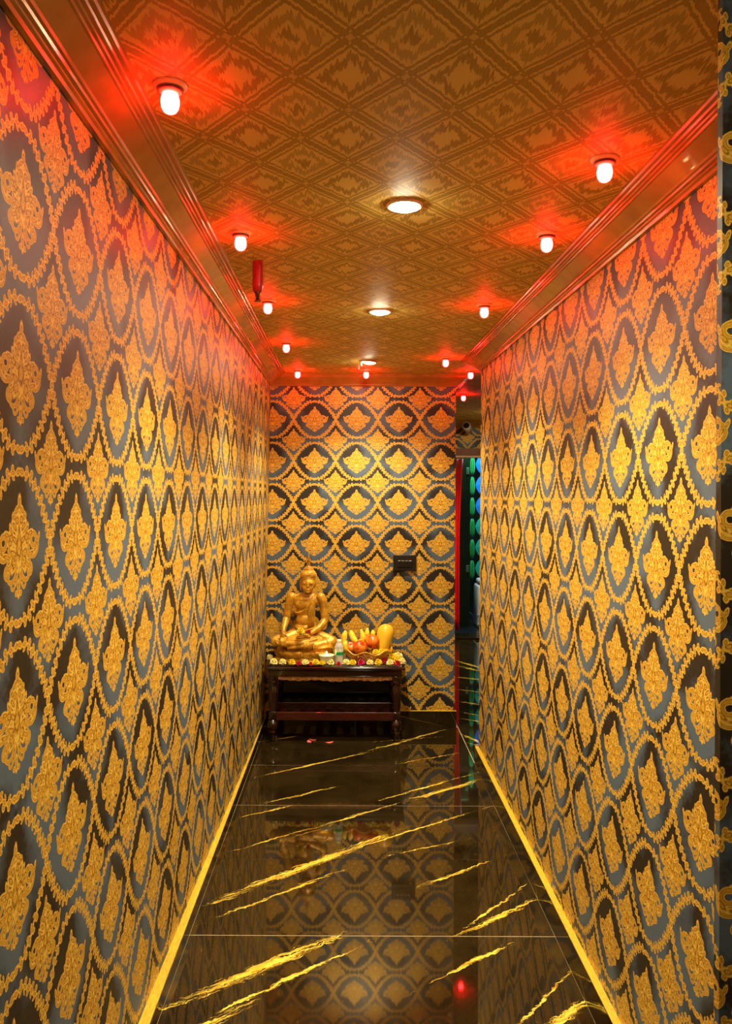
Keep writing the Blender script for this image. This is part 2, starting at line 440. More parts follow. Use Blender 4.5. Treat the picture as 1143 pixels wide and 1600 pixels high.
def tile_mesh(x0, x1, y0, y1, z0, z1, bev=.0008, tilt=None, name='tile', uvf=None):
    bm = B(); box(bm, x0, x1, y0, y1, z0, z1, bev)
    if tilt:
        cx, cy = (x0 + x1) / 2, (y0 + y1) / 2
        for v in bm.verts:
            if v.co.z > (z0 + z1) / 2: v.co.z += (v.co.x - cx) * tilt[0] + (v.co.y - cy) * tilt[1]
    uvl = bm.loops.layers.uv.new('UVMap')
    uvf = uvf or (lambda c: (c.x, c.y))
    for f in bm.faces:
        for lo in f.loops: lo[uvl].uv = uvf(lo.vert.co)
    me = bpy.data.meshes.new(name); bm.to_mesh(me); bm.free(); return me
XF0, XF1 = -.556, .728
bm = B(); box(bm, -.7, 2.7, -1.7, YF + .1, -.06, -.0012)
floor = struct('floor', bm, GROUT)
ys = [-1.6, -.738, -.135, .468, 1.071, 1.674, 2.277, 2.880, 3.483, 4.086, 4.689, YB]
g = .0016
TL = {2.880: (0, .0012), 3.483: (0.0, -.0016), 4.086: (.0006, .0008), 2.277: (0, 0)}
for a, b in zip(ys, ys[1:]):
    gg = g if a != 3.483 else .0005
    struct('floor_tile', tile_mesh(XF0, XF1, a + gg, b - gg, -.012, 0, tilt=TL.get(a), name='floor_tile'), MARB, floor)
py_ = [4.689, 5.89, 7.09, 8.29, YF]
for a, b in zip(py_, py_[1:]):
    for x0, x1 in ((XF1 + .0022, 1.33), (1.33, 1.93), (1.93, 2.6)):
        if a > 5 and x0 < 1: x0 = XB
        struct('floor_tile', tile_mesh(x0 + .0007, x1 - .0007, a + .0007, b - .0007, -.012, 0, name='floor_tile'), MARB, floor)

def skirt(name, kind, segs, z1, f0, fw, topw, flip):
    """kind 'y': run along the corridor at x=f0 (front face); topw = how far back the top goes (function of y)"""
    root = None
    for i, (a, b) in enumerate(segs):
        if kind == 'y':
            x0, x1 = (f0 - .012, f0) if not flip else (f0, f0 + .012)
            uvf = (lambda c: (c.x - .9 * c.z, c.y - .35 * c.z)) if not flip else (lambda c: (c.x + .9 * c.z, c.y - .9 * c.z))
            me = tile_mesh(x0, x1, a + .001, b - .001, 0, z1, uvf=uvf, name='skirting_tile')
        else:
            me = tile_mesh(a + .001, b - .001, f0 - .012, f0, 0, z1, uvf=lambda c: (c.x, c.y + c.z), name='skirting_tile')
        if root is None: root = struct(name, me, MARB)
        else: struct('skirting_tile', me, MARB, root)
    return root
sy = [-1.6] + ys[2:]
bl_ = skirt('baseboard_left', 'y', list(zip(sy, sy[1:])), .055, XF0, None, None, False)
n = 24; vs = []; fs = []
for i in range(n + 1):
    y = -1.6 + (YB + 1.6) * i / n; jx = random.uniform(-.002, .002)
    vs += [(XF0 - .0005, y, .055), (XF0 - .001, y, .059), (-.63, y, .0605 + jx * .5)]
for i in range(n):
    k = 3 * i; fs += [(k, k + 1, k + 4, k + 3), (k + 1, k + 2, k + 5, k + 4)]
me = bpy.data.meshes.new('top_edge'); me.from_pydata(vs, [], fs); struct('top_edge', me, SKTOP, bl_)
ry = [1.25] + ys[6:-1] 
br_ = skirt('baseboard_right', 'y', list(zip(ry, ry[1:])) + [(4.689, YE)], .098, XF1, None, None, True)
bm = B(); box(bm, XF1 + .0005, XR + .004, 1.25, YE, .098, .102, .001); struct('top_edge', bm, SKTOP, br_)
bm = B(); box(bm, XF1 + .0005, XF1 + .012, YE - .001, YE + .008, 0, .098); struct('end_face', bm, MARB, br_)
bb_ = skirt('baseboard_back', 'x', [(-.55, .045), (.045, XB + .012)], .110, YB, None, None, False)
bm = B(); box(bm, -.55, XB + .012, YB - .014, YB + .002, .110, .1135, .001); struct('top_edge', bm, SKTOP, bb_)
bm = B(); box(bm, XB, XB + .012, YB, YF, 0, .11); struct('baseboard_passage', bm, MARB)

# ------------------------------------------------------------------ far end of the passage: header, lintel, threshold, room beyond
WOOD = mottled('brown_lintel_wood', (.30, .10, .03), (.22, .07, .02), rough=0.35, scale=20, stretch=(1, 8, 8))
XO0, XO1 = .95, 2.2
struct('wall_far', quadgrid(lambda s, t: (XB + 1.9 * s, YF, 2.05 + .30 * t), 2, 2, lambda s, t: ((XB + 1.9 * s) / PU, (2.05 + .3 * t - .1) / PV)), WALLP)
struct('wall_far_left', quadgrid(lambda s, t: (XB + (XO0 - XB) * s, YF, 2.05 * t), 2, 2, lambda s, t: ((XB + .25 * s) / PU, 2.05 * t / PV)), WALLP)
struct('wall_far_right', quadgrid(lambda s, t: (XO1 + .4 * s, YF, 2.05 * t), 2, 2, lambda s, t: ((XO1 + .4 * s) / PU, 2.05 * t / PV)), WALLP)
dr = thing('door_frame', 'brown wooden lintel with a pale under-edge over the passage opening', 'door frame', (0, 0, 0))
bm = B(); box(bm, XO0 - .08, XO1 + .08, YF - .03, YF + .12, 1.975, 2.052, .004); obj('lintel', bm, WOOD, dr)
bm = B(); box(bm, XO0 - .08, XO1 + .08, YF - .035, YF + .12, 1.955, 1.9745, .002); obj('under_edge', bm, NT('cream_paint').set(base=(.85, .62, .32), rough=.4), dr)
for x in (XO0 - .08, XO1):
    bm = B(); box(bm, x, x + .08, YF - .03, YF + .12, 0.0, 1.955, .004); obj('jamb', bm, WOOD, dr)
struct('trim_7', tile_mesh(XO0 - .08, XO1 + .08, YF - .03, YF + .25, -.002, .024, .002, name='threshold', uvf=lambda c: (c.x, c.y + c.z)), MARB)
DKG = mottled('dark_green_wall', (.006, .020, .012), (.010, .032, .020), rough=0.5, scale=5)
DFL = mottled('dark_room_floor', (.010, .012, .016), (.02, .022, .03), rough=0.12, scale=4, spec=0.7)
def plane_box(nm, *a, mat=DKG):
    bm = B(); box(bm, *a); return struct(nm, bm, mat)
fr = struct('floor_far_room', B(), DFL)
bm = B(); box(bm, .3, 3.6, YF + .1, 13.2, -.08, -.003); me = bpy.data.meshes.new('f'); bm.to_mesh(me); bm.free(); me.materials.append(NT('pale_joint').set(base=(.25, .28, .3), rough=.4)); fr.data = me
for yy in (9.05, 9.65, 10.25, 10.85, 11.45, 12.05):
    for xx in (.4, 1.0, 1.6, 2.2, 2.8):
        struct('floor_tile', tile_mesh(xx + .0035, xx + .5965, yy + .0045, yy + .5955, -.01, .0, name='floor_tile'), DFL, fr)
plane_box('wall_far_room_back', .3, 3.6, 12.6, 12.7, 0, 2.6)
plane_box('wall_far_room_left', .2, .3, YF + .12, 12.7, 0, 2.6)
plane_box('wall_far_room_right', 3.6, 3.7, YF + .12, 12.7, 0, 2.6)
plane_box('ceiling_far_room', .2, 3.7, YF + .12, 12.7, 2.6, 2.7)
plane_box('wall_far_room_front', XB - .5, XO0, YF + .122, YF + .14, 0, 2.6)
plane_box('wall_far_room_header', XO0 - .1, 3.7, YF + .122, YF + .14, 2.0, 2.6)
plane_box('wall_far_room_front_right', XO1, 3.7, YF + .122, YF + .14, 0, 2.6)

def pleat(name, x0, x1, y, z0, z1, mat, folds, amp, label, cat, pinch=None):
    """hanging pleated cloth with thickness"""
    def P(s, t):
        z = z0 + (z1 - z0) * t
        k = 1 if pinch is None else pinch(t)
        x = x0 + (x1 - x0) * s * k
        a = amp * math.sin(s * folds * 2 * PI) * (0.6 + .4 * math.sin(3 * t + 1))
        return (x + .25 * a, y + a, z)
    me = quadgrid(P, folds * 10, 16)
    o = obj(name, me, mat, smooth=True)
    m = o.modifiers.new('thick', 'SOLIDIFY'); m.thickness = .002
    return tag(o, label, cat)
REDC = mottled('red_curtain_cloth', (.85, .006, .01), (.70, .004, .008), rough=0.45, scale=20)
o = pleat('curtain', 1.02, 1.245, YF + .20, .065, 1.95, REDC, 4, .018, 'bright red pleated curtain hanging at the left of the far opening', 'curtain', lambda t: 1 - .15 * min(1, (1 - t) * 2.4) ** .7)
m = mottled('black_door_leaf', (.004, .010, .007), (.006, .016, .010), rough=.25, scale=9)
d1 = thing('dark_door', 'almost black door leaf standing open behind the red curtain', 'door', (1.34, 9.5, 0))
bm = B(); box(bm, -.12, .052, -.02, .02, .03, 1.99, .004); obj('leaf', bm, m, d1)
PLT = NT('dull_steel').set(base=(.12, .2, .17), rough=.35, metal=.6)
for z in (1.83, .70):
    bm = B(); box(bm, .008, .042, -.028, -.02, z - .04, z + .04, .003); f_ = obj('latch_plate', bm, PLT, d1)
    bm = B(); box(bm, .018, .030, -.032, -.028, z - .02, z + .02, .001); obj('latch', bm, PLT, f_)
# green ruffled garland strands and blue mirrored strands
GRN = NT('green_garland').set(base=(.03, .38, .10), rough=.35)
BLU = NT('blue_mirror').set(base=(.01, .24, .85), rough=.25, metal=.2)
TEA = NT('teal_mirror').set(base=(.01, .45, .36), rough=.25, metal=.2)
def strand_green(x, y, label):
    th = thing('leaf_garland', label, 'garland', (x, y, 0), 0, 'green hanging garlands in the far room')
    for k in range(6):
        z1 = 2.03 - k * .255; bm = B()
        for q in range(7):
            a = q / 7 * 2 * PI; pts = []
            for i in range(6):
                u = i / 5; r = .010 + .014 * math.sin(PI * u) ** .6 + .003 * math.sin(q * 2.4)
                pts.append((math.cos(a) * r, math.sin(a) * r, z1 - .235 * u))
            tube(bm, pts, [.002, .006, .0075, .007, .006, .001], 5)
        obj('ruffle', bm, GRN, th, True)
    bm = B(); tube(bm, [(0, 0, 2.6), (0, 0, .5)], .004, 6); obj('cord', bm, m, th)
def strand_blue(x, y, label):
    th = thing('mirror_strand', label, 'garland', (x, y, 0), 0, 'blue mirrored strands in the far room')
    for k in range(6):
        z = 1.93 - k * .255; bm = B(); n_ = 12; c = bm.verts.new((0, -.014, 0)); rf = []; rb = []
        for i in range(n_):
            a = 2 * PI * i / n_; q = 1 - .16 * abs(math.sin(2 * a))
            rf.append(bm.verts.new((.060 * q * math.cos(a), -.004, .108 * q * math.sin(a)))); rb.append(bm.verts.new((.060 * q * math.cos(a), .004, .108 * q * math.sin(a))))
        for i in range(n_):
            j = (i + 1) % n_; bm.faces.new((rf[i], rf[j], c)); bm.faces.new((rf[j], rf[i], rb[i], rb[j]))
        bm.faces.new(list(reversed(rb)))
        bmesh.ops.translate(bm, verts=bm.verts, vec=(0, 0, z)); obj('mirror', bm, BLU if k < 3 else TEA, th)
    bm = B(); tube(bm, [(0, .004, 2.6), (0, .004, .6)], .002, 5); obj('cord', bm, m, th)
strand_green(1.497, 10.0, 'green ruffled garland hanging left of the blue mirrored strands')
strand_green(1.99, 10.1, 'green ruffled garland hanging right of the blue mirrored strands')
strand_blue(1.60, 10.05, 'blue mirrored strand hanging next to the green garland')
strand_blue(1.735, 10.05, 'second blue mirrored strand from the green garland')
strand_blue(1.87, 10.05, 'third blue mirrored strand from the green garland')
ch = thing('covered_stool', 'white cloth-covered stool low behind the right wall edge', 'stool', (1.69, 9.72, 0))
WH = mottled('white_cover', (.75, .72, .82), (.62, .58, .70), rough=.6, scale=12, bump=.2)
bm = B(); box(bm, -.19, .19, -.17, .17, .0, .50, .03, lambda c: Vector((c.x * (1.0 + .10 * (.5 - c.z)), c.y, c.z + (c.x + .19) * .0))); obj('cover', bm, WH, ch, True)
bm = B(); box(bm, -.17, .17, -.15, .15, .50, .56, .025); obj('cushion', bm, WH, ch, True)
bm = B(); tube(bm, [(-.2, -.18, .16), (.2, -.18, .165)], .006, 6); tube(bm, [(-.2, -.18, .05), (.2, -.18, .05)], .005, 6); obj('hem', bm, WH, ch, True)
def area_lamp(name, loc, energy, color, size, rot=(0, 0, 0)):
    l = bpy.data.lights.new(name, 'AREA'); l.energy = energy; l.color = color; l.size = size
    o = bpy.data.objects.new(name, l); COL.objects.link(o); o.location = loc; o.rotation_euler = rot; return o
area_lamp('blue_fill_light', (1.85, 9.45, 2.4), 26, (.45, .70, 1.0), .3)  # unseen bluish fill, added to brighten the mirrored strands
area_lamp('green_fill_light', (1.35, 9.3, 2.4), 16, (.40, 1.0, .55), .25)  # unseen green fill, added so the garlands show in the dark room

# bullet camera under the far cornice
CW = NT('white_plastic').set(base=(.72, .66, .60), rough=.3)
BK = NT('black_plastic').set(base=(.012, .010, .009), rough=.3)
p = at(729, 667, 8.62)
cc = thing('security_camera', 'small white bullet security camera under the far passage cornice', 'camera', p)
bm = B(); M = Euler((R(72), 0, R(-18))).to_matrix(); lathe(bm, [(.02, -.10), (.036, -.095), (.040, -.02), (.042, .05), (.036, .052)], 20, M=M); obj('housing', bm, CW, cc, True)
bm = B(); lathe(bm, [(.030, .049), (.034, .055), (.030, .057)], 20, M=M); obj('lens', bm, BK, cc, True)
bm = B(); tube(bm, [(0, .10, .02), (.0, .13, .055), (0, .14, .08)], .014, 8); lathe(bm, [(.03, .07), (.03, .085)], 14, (0, .14, 0)); obj('bracket', bm, CW, cc, True)

# ------------------------------------------------------------------ ceiling lights
FL_ = NT('ivory_bulb_holder').set(base=(.80, .62, .30), rough=.35)
RIM = NT('dark_holder_ring').set(base=(.10, .02, .01), rough=.3)
REDB = emitter('glowing_red_bulb', (1.0, .009, .009), BULB)
def ceil_pt(px, py):
    """point on the ceiling seen at px, py"""
    d = 3.0
    for _ in range(20):
        z = warp((0, d, ZC))[2] - H
        d = z * F / (VY - py)
    return Vector(((px - VX) / F * d, d, warp((0, d, ZC))[2]))
def night_bulb():
    th = thing('night_bulb', 'red', 'light bulb', (0, 0, 0), 0, 'red night bulbs along the ceiling edges')
    bm = B(); lathe(bm, [(.032, 0.0), (.032, -.003), (.028, -.007), (.024, -.009)], 28); obj('flange', bm, FL_, th, True)
    bm = B(); lathe(bm, [(.0235, -.008), (.0245, -.010), (.0245, -.013), (.0235, -.014)], 28); obj('ring', bm, RIM, th, True)
    bm = B(); lathe(bm, [(.0225, -.009), (.0215, -.014), (.014, -.016)], 28); obj('socket', bm, FL_, th, True)
    bm = B(); lathe(bm, [(.0125, -.013), (.0155, -.019), (.0175, -.027), (.0178, -.034), (.0162, -.043), (.012, -.050), (.006, -.0535), (.001, -.054)], 24); obj('bulb', bm, REDB, th, True)
    return th
nb = night_bulb()
spots = [(263, 134, 'red-lit ceiling bulb nearest the camera in the left row'),
         (374, 364, 'second red-lit ceiling bulb in the left row'),
         (417, 470, 'third red-lit bulb in the left row, just behind the red pipe'),
         (446, 535, 'fourth red-lit ceiling bulb in the left row'),
         (464, 578, 'red-lit bulb in the back left corner of the ceiling'),
         (571, 578, 'red-lit bulb in the middle of the back cornice'),
         (942, 246, 'red-lit ceiling bulb nearest the camera in the right row'),
         (852, 364, 'second red-lit ceiling bulb in the right row'),
         (755, 475, 'third red-lit ceiling bulb in the right row'),
         (695, 558, 'fourth red-lit ceiling bulb in the right row, before the wall ends'),
         (734, 578, 'red-lit bulb at the far end of the right cornice'),
         (723, 615, 'red-lit bulb on the ceiling of the side passage')]
for i, (px, py, lb) in enumerate(spots):
    o = nb if i == 0 else copy_tree(nb)
    o.location = ceil_pt(px, py); o['label'] = lb
PAN = emitter('downlight_diffuser', (1.0, .87, .58), PANEL)
CHR = NT('white_trim').set(base=(.85, .78, .65), rough=.3)
def downlight():
    th = thing('downlight', 'w', 'ceiling light', (0, 0, 0), 0, 'white round downlights along the ceiling')
    bm = B(); lathe(bm, [(.049, 0), (.049, -.003), (.044, -.0065), (.0385, -.005), (.037, .001)], 36); obj('trim_ring', bm, CHR, th, True)
    bm = B(); lathe(bm, [(.037, -.004), (.034, -.008), (.026, -.012), (.014, -.0145), (.001, -.015)], 32); obj('diffuser', bm, PAN, th, True)
    return th
def beam(o, k=1.0):
    l = bpy.data.lights.new('downlight_beam', 'SPOT'); l.energy = SPOTW * k; l.color = (1.0, .87, .58)
    l.spot_size = R(128); l.spot_blend = .65; l.shadow_soft_size = .03
    q = bpy.data.objects.new('downlight_beam', l); COL.objects.link(q); q.location = o.location + Vector((0, 0, -.020)); return q
dl = downlight()
for i, (px, py, lb) in enumerate([(630, 320, 'largest and nearest white ceiling downlight'), (592, 486, 'middle white ceiling downlight'), (575, 564, 'far white downlight hanging crooked from its clips')]):
    o = dl if i == 0 else copy_tree(dl)
    o.location = ceil_pt(px, py); o['label'] = lb; beam(o)
    if i == 2:
        o.rotation_euler = (R(3), R(5), 0); o.location.z -= .003
        STL = NT('spring_steel').set(base=(.8, .75, .65), rough=.25, metal=.9)
        for dx, dy, z0, z1 in ((-.040, -.005, -.002, -.030), (-.054, -.02, -.03, -.055)):
            bm = B(); tube(bm, [(dx, dy, z0), (dx - .004, dy, (z0 + z1) / 2), (dx, dy, z1)], .0022, 6); obj('spring_clip', bm, STL, o)
for x, y, k_, lb in ((.15, .80, .22, 'white ceiling downlight just above the camera, out of view'), (1.38, 7.85, .9, 'unseen white downlight added round the corner to light the side passage'),):  # the passage one is added out of sight to brighten passage and curtain
    o = copy_tree(dl); o.location = warp((x, y, ZC)); o['label'] = lb; beam(o, k_)
# sprinkler drop with a red sleeve
p = ceil_pt(401, 409)
sp = thing('sprinkler_pipe', 'dark red sleeved sprinkler pipe hanging from the ceiling by the left bulbs', 'pipe', p)
REDS = mottled('red_sleeve', (.35, .015, .02), (.55, .03, .04), rough=.3, scale=40, bump=.4)
bm = B(); rr = random.Random(3)
rings = lathe(bm, [(.0165, .002), (.018, -.02), (.0172, -.05), (.018, -.075), (.0165, -.095), (.0125, -.102)], 14)
for r_ in rings[1:-1]:
    for v in r_: v.co.x += rr.uniform(-.0015, .0015); v.co.y += rr.uniform(-.0015, .0015)
obj('sleeve', bm, REDS, sp, True)
BRS = NT('dark_brass').set(base=(.22, .08, .05), rough=.3, metal=.8)
bm = B(); lathe(bm, [(.010, -.100), (.010, -.108), (.006, -.110), (.0055, -.128)], 12); obj('nipple', bm, BRS, sp, True)
bm = B(); tube(bm, [(-.006, 0, -.110), (-.009, 0, -.120), (-.003, 0, -.131)], .0015, 6); tube(bm, [(.006, 0, -.110), (.009, 0, -.120), (.003, 0, -.131)], .0015, 6); obj('yoke', bm, BRS, sp, True)
bm = B(); lathe(bm, [(.001, -.130), (.013, -.131), (.013, -.133), (.001, -.134)], 16); obj('deflector', bm, BRS, sp)

# switch plate on the back wall ---------------------------------------
pc = at(632, 879, YB)
sw = thing('switch_plate', 'black switch plate with four rocker switches on the back wall', 'switch', (pc.x, YB, pc.z))
bm = B(); box(bm, -.076, .076, -.020, 0, -.053, .053, .005); obj('plate', bm, BK, sw)
bm = B(); box(bm, -.050, .050, -.024, -.018, -.031, .029, .002); obj('inner_frame', bm, NT('gloss_black').set(base=(.02, .016, .012), rough=.12), sw)
for i in range(4):
    x = -.036 + i * .024; bm = B(); box(bm, x - .0105, x + .0105, -.029, -.022, -.024, .020, .002, lambda c: Vector((c.x, c.y - .06 * c.z * (1 if c.y < -.025 else 0), c.z)))
    s_ = obj('rocker', bm, BK, sw)
    bm = B(); box(bm, x - .008, x + .008, -.0302, -.0285, .014, .0175, .0004); obj('marker', bm, NT('marker_white').set(base=(.7, .65, .5), rough=.4) if i == 0 else bpy.data.materials['marker_white'], s_)

# ------------------------------------------------------------------ altar table
YT0, YT1 = 5.10, 5.435
TZ = .476
TW = NT('dark_lacquered_wood')
tc = TW.n('ShaderNodeTexCoord').outputs['Object']
f_ = TW.noise(TW.vm('MULTIPLY', tc, (1.5, 12, 12)), 6, 3)
TW.set(base=TW.mix(f_, (.010, .0025, .002), (.022, .005, .003)), rough=.12, coat=.6, spec=.6); TW = TW.m
tb = thing('altar_table', 'low dark lacquered wooden table with turned legs against the back wall', 'table', ((-.517 + .352) / 2, (YT0 + YT1) / 2, 0))
hw = .434; hd = (YT1 - YT0) / 2
bm = B(); box(bm, -hw, hw, -hd, hd, TZ - .022, TZ, .006); obj('tabletop', bm, TW, tb)
bm = B(); box(bm, -hw + .012, hw - .02, -hd + .012, hd - .012, TZ - .062, TZ - .0225, .004); obj('under_moulding', bm, TW, tb)
# scalloped aprons
def apron(x0, x1, y, zt, n=60):
    bm = B(); top = []; bot = []
    pr = []
    for i in range(n + 1):
        u = i / n; c = abs(u - .5) * 2
        dz = .018 + .012 * (1 - c) ** .5 * (0.6 + .4 * math.cos(c * 9)) + .006 * abs(math.sin(u * PI * 14))
        pr.append((x0 + (x1 - x0) * u, zt - dz))
    for yy, nm in ((y, 0), (y + .014, 1)):
        top.append([bm.verts.new((x, yy, zt)) for x, z in pr]); bot.append([bm.verts.new((x, yy, z)) for x, z in pr])
    for i in range(n):
        bm.faces.new((bot[0][i], bot[0][i + 1], top[0][i + 1], top[0][i]))
        bm.faces.new((bot[1][i + 1], bot[1][i], top[1][i], top[1][i + 1]))
        bm.faces.new((bot[0][i], bot[1][i], bot[1][i + 1], bot[0][i + 1]))
    return bm
APR = mottled('carved_apron_wood', (.42, .20, .06), (.16, .06, .02), rough=.12, scale=70, bump=1.0, coat=.5)
obj('apron', apron(-hw + .075, hw - .075, -hd + .022, TZ - .062), APR, tb, False)
obj('apron', apron(-hw + .075, hw - .075, hd - .036, TZ - .062), TW, tb, False)
for x in (-hw + .03, hw - .044):
    bm = B(); box(bm, x, x + .014, -hd + .06, hd - .06, TZ - .095, TZ - .062, .002); obj('side_apron', bm, TW, tb)
legp = [(.010, 0), (.016, .003), (.020, .020), (.015, .042), (.014, .050), (.022, .056), (.022, .062), (.016, .066), (.030, .082), (.0345, .102), (.031, .122), (.020, .136), (.016, .142), (.022, .148), (.022, .156),
        (.017, .162), (.0225, .19), (.027, .24), (.029, .30), (.028, .345), (.021, .362), (.030, .372), (.031, .382), (.024, .386)]
for x in (-hw + .040, hw - .052):
    for y in (-hd + .045, hd - .045):
        bm = B(); lathe(bm, legp, 22, (x, y, 0)); 
        box(bm, x - .030, x + .030, y - .030, y + .030, .384, TZ - .060, .004)
        box(bm, x - .024, x + .024, y - .024, y + .024, .140, .190, .004)
        # reeded flutes on the taper
        for k in range(8):
            a = 2 * PI * k / 8; tube(bm, [(x + .019 * math.cos(a), y + .019 * math.sin(a), .175), (x + .0285 * math.cos(a), y + .0285 * math.sin(a), .30), (x + .026 * math.cos(a), y + .026 * math.sin(a), .355)], [.002, .004, .002], 6)
        obj('leg', bm, TW, tb, True)
STR = mottled('reddish_stretcher_wood', (.055, .008, .004), (.035, .006, .003), rough=.2, scale=8, stretch=(1, 6, 6), coat=.4)
for y in (-hd + .036, hd - .054):
    bm = B(); box(bm, -hw + .06, hw - .07, y, y + .018, .132, .186, .004); obj('stretcher', bm, STR, tb)
for i in range(9):
    x = -hw + .10 + i * (2 * hw - .21) / 8; bm = B(); box(bm, x - .022, x + .022, -hd + .05, hd - .05, .150, .162, .002); obj('shelf_slat', bm, STR, tb)
bm = B(); box(bm, -hw + .07, hw - .08, hd - .030, hd - .022, .10, TZ - .062, .001); obj('back_panel', bm, NT('black_gloss_panel').set(base=(.004, .003, .0025), rough=.08, spec=.6), tb)
# clear plastic sheet whose right corner curls up
CL = NT('clear_plastic').set(base=(.95, .93, .9), rough=.05, trans=1.0, ior=1.3)
def Ps(s, t):
    x = -.428 + .892 * s; y = -hd + .004 + (2 * hd - .01) * t
    c = max(0, x - .405) / .06
    return (x - .025 * c ** 2, y, TZ + .0025 + .030 * c ** 2)
o = obj('table_cover', quadgrid(Ps, 60, 4), CL, smooth=True, loc=tb.location)
m_ = o.modifiers.new('t', 'SOLIDIFY'); m_.thickness = .0012
tag(o, 'clear plastic sheet on the tabletop, its right end curling up', 'table cover')
TOPZ = TZ + .0028

# ------------------------------------------------------------------ seated statue
GOLD = NT('old_gold_paint')
tc = GOLD.n('ShaderNodeTexCoord').outputs['Object']
nf = GOLD.noise(tc, 22, 4, .6); nf2 = GOLD.noise(tc, 160, 2)
GOLD.set(base=GOLD.mix(GOLD.ramp(nf, [(.35, (0, 0, 0)), (.65, (1, 1, 1))]), (.36, .16, .008), (.78, .42, .03)), metal=.25, rough=.40)
GOLD.bump(nf2, .12, .001); GOLD = GOLD.m
DS = 5.30
kx = DS / F / 9.525
sc = at(420 + 530 / 9.525, 0, DS)
st = thing('buddha_statue', 'golden seated Buddha statue on a lotus plinth at the left end of the table', 'statue', (sc.x, DS, TOPZ))
def S(zx, zy, y=0.0):
    """statue coordinates: zx, zy measured on a 9.5x enlargement of the figure, y towards the wall"""
    return Vector(((zx - 530) * kx, y, (1478 - zy) * kx))
bm = B()
def E(zx, zy, rx, rz, y=0, ry=None, rot=None, sub=3):
    ball(bm, S(zx, zy, y), (rx * kx, (ry or min(rx, rz)) * kx, rz * kx), sub, rot)
# torso
E(560, 600, 175, 120, .0, 95); E(545, 640, 165, 120, -.004, 92); E(480, 610, 110, 62, -.002, 62); E(640, 612, 110, 62, -.002, 62); E(560, 535, 235, 48, .006, 60)
E(550, 760, 140, 150, .0, 88); E(550, 880, 140, 130, -.004, 95); E(545, 990, 170, 90, .0, 105); E(560, 530, 190, 60, .004, 70)
# neck and head
limb(bm, [S(588, 540, .0), S(588, 430, -.004)], [62 * kx, 56 * kx])
E(590, 330, 106, 118, -.008, 112); E(588, 395, 84, 82, -.022, 84); E(588, 445, 42, 28, -.048, 32); E(590, 260, 108, 80, .0, 112)
E(588, 370, 16, 22, -.0595, 22); E(588, 340, 10, 46, -.0535, 18); E(588, 300, 70, 60, -.030, 50)         # nose
E(588, 410, 34, 8, -.0575, 14); E(588, 424, 28, 8, -.0565, 14)          # lips
for s_ in (-1, 1):
    E(588 + s_ * 46, 324, 34, 16, -.0485, 17); E(588 + s_ * 50, 298, 40, 6, -.0495, 9, (0, s_ * .22, 0))   # lids, brows
    E(588 + s_ * 48, 385, 40, 40, -.034, 34)                                                               # cheeks
    limb(bm, [S(588 + s_ * 110, 285, .0), S(588 + s_ * 116, 340, -.002), S(588 + s_ * 108, 430, -.004)], [14 * kx, 13 * kx, 13 * kx])   # long ears
# arms
limb(bm, [S(345, 540, .004), S(322, 590, .002), S(290, 720, .004), S(268, 855, .006), S(248, 930, -.030), S(238, 1020, -.075)], [76 * kx, 70 * kx, 62 * kx, 58 * kx, 52 * kx, 37 * kx])
limb(bm, [S(775, 545, .004), S(805, 600, .002), S(828, 740, .004), S(840, 880, .002), S(770, 970, -.045), S(650, 1040, -.082)], [76 * kx, 70 * kx, 62 * kx, 60 * kx, 53 * kx, 38 * kx])
# crossed legs
limb(bm, [S(430, 1080, -.01), S(280, 1130, -.045), S(120, 1165, -.070)], [95 * kx, 88 * kx, 78 * kx])
limb(bm, [S(680, 1080, -.01), S(820, 1130, -.045), S(955, 1165, -.070)], [95 * kx, 88 * kx, 80 * kx])
limb(bm, [S(120, 1175, -.075), S(300, 1190, -.105), S(480, 1180, -.118), S(640, 1150, -.112)], [74 * kx, 58 * kx, 44 * kx, 34 * kx])
limb(bm, [S(955, 1175, -.072), S(780, 1205, -.105), S(600, 1215, -.118), S(470, 1225, -.118)], [78 * kx, 62 * kx, 50 * kx, 38 * kx])
limb(bm, [S(470, 1225, -.120), S(390, 1240, -.122), S(310, 1255, -.118)], [36 * kx, 27 * kx, 15 * kx])      # foot
limb(bm, [S(640, 1150, -.112), S(720, 1120, -.108)], [32 * kx, 20 * kx])
E(530, 1150, 330, 90, -.04, 190); E(530, 1225, 380, 55, -.035, 200)
# hands
E(240, 1075, 42, 54, -.108, 22, (0, .05, 0)); E(240, 1040, 36, 34, -.095, 26)
for i, (x0, x1, ln) in enumerate([(210, 204, 105), (230, 228, 125), (251, 253, 120), (271, 277, 98)]):
    limb(bm, [S(x0, 1095, -.112), S((x0 + x1) / 2, 1095 + ln * .45, -.124), S(x1, 1095 + ln, -.124)], [10.5 * kx, 9.8 * kx, 8 * kx])
limb(bm, [S(272, 1050, -.106), S(300, 1080, -.114), S(306, 1120, -.120)], [13 * kx, 11 * kx, 8 * kx])
E(590, 1075, 58, 18, -.108, 36, (0, .15, 0))
for i, (y0, l_) in enumerate([(-.094, 120), (-.103, 130), (-.112, 122), (-.120, 100)]):
    limb(bm, [S(560, 1080, y0), S(500, 1088 + i * 3, y0 - .002), S(560 - l_, 1085 + i * 4, y0 - .004)], [11 * kx, 10 * kx, 8 * kx])
limb(bm, [S(600, 1060, -.120), S(560, 1050, -.126), S(520, 1052, -.126)], [12 * kx, 11 * kx, 8 * kx])
body = obj('body', fuse('body', bm, .0030, 3, .5), GOLD, st, True)
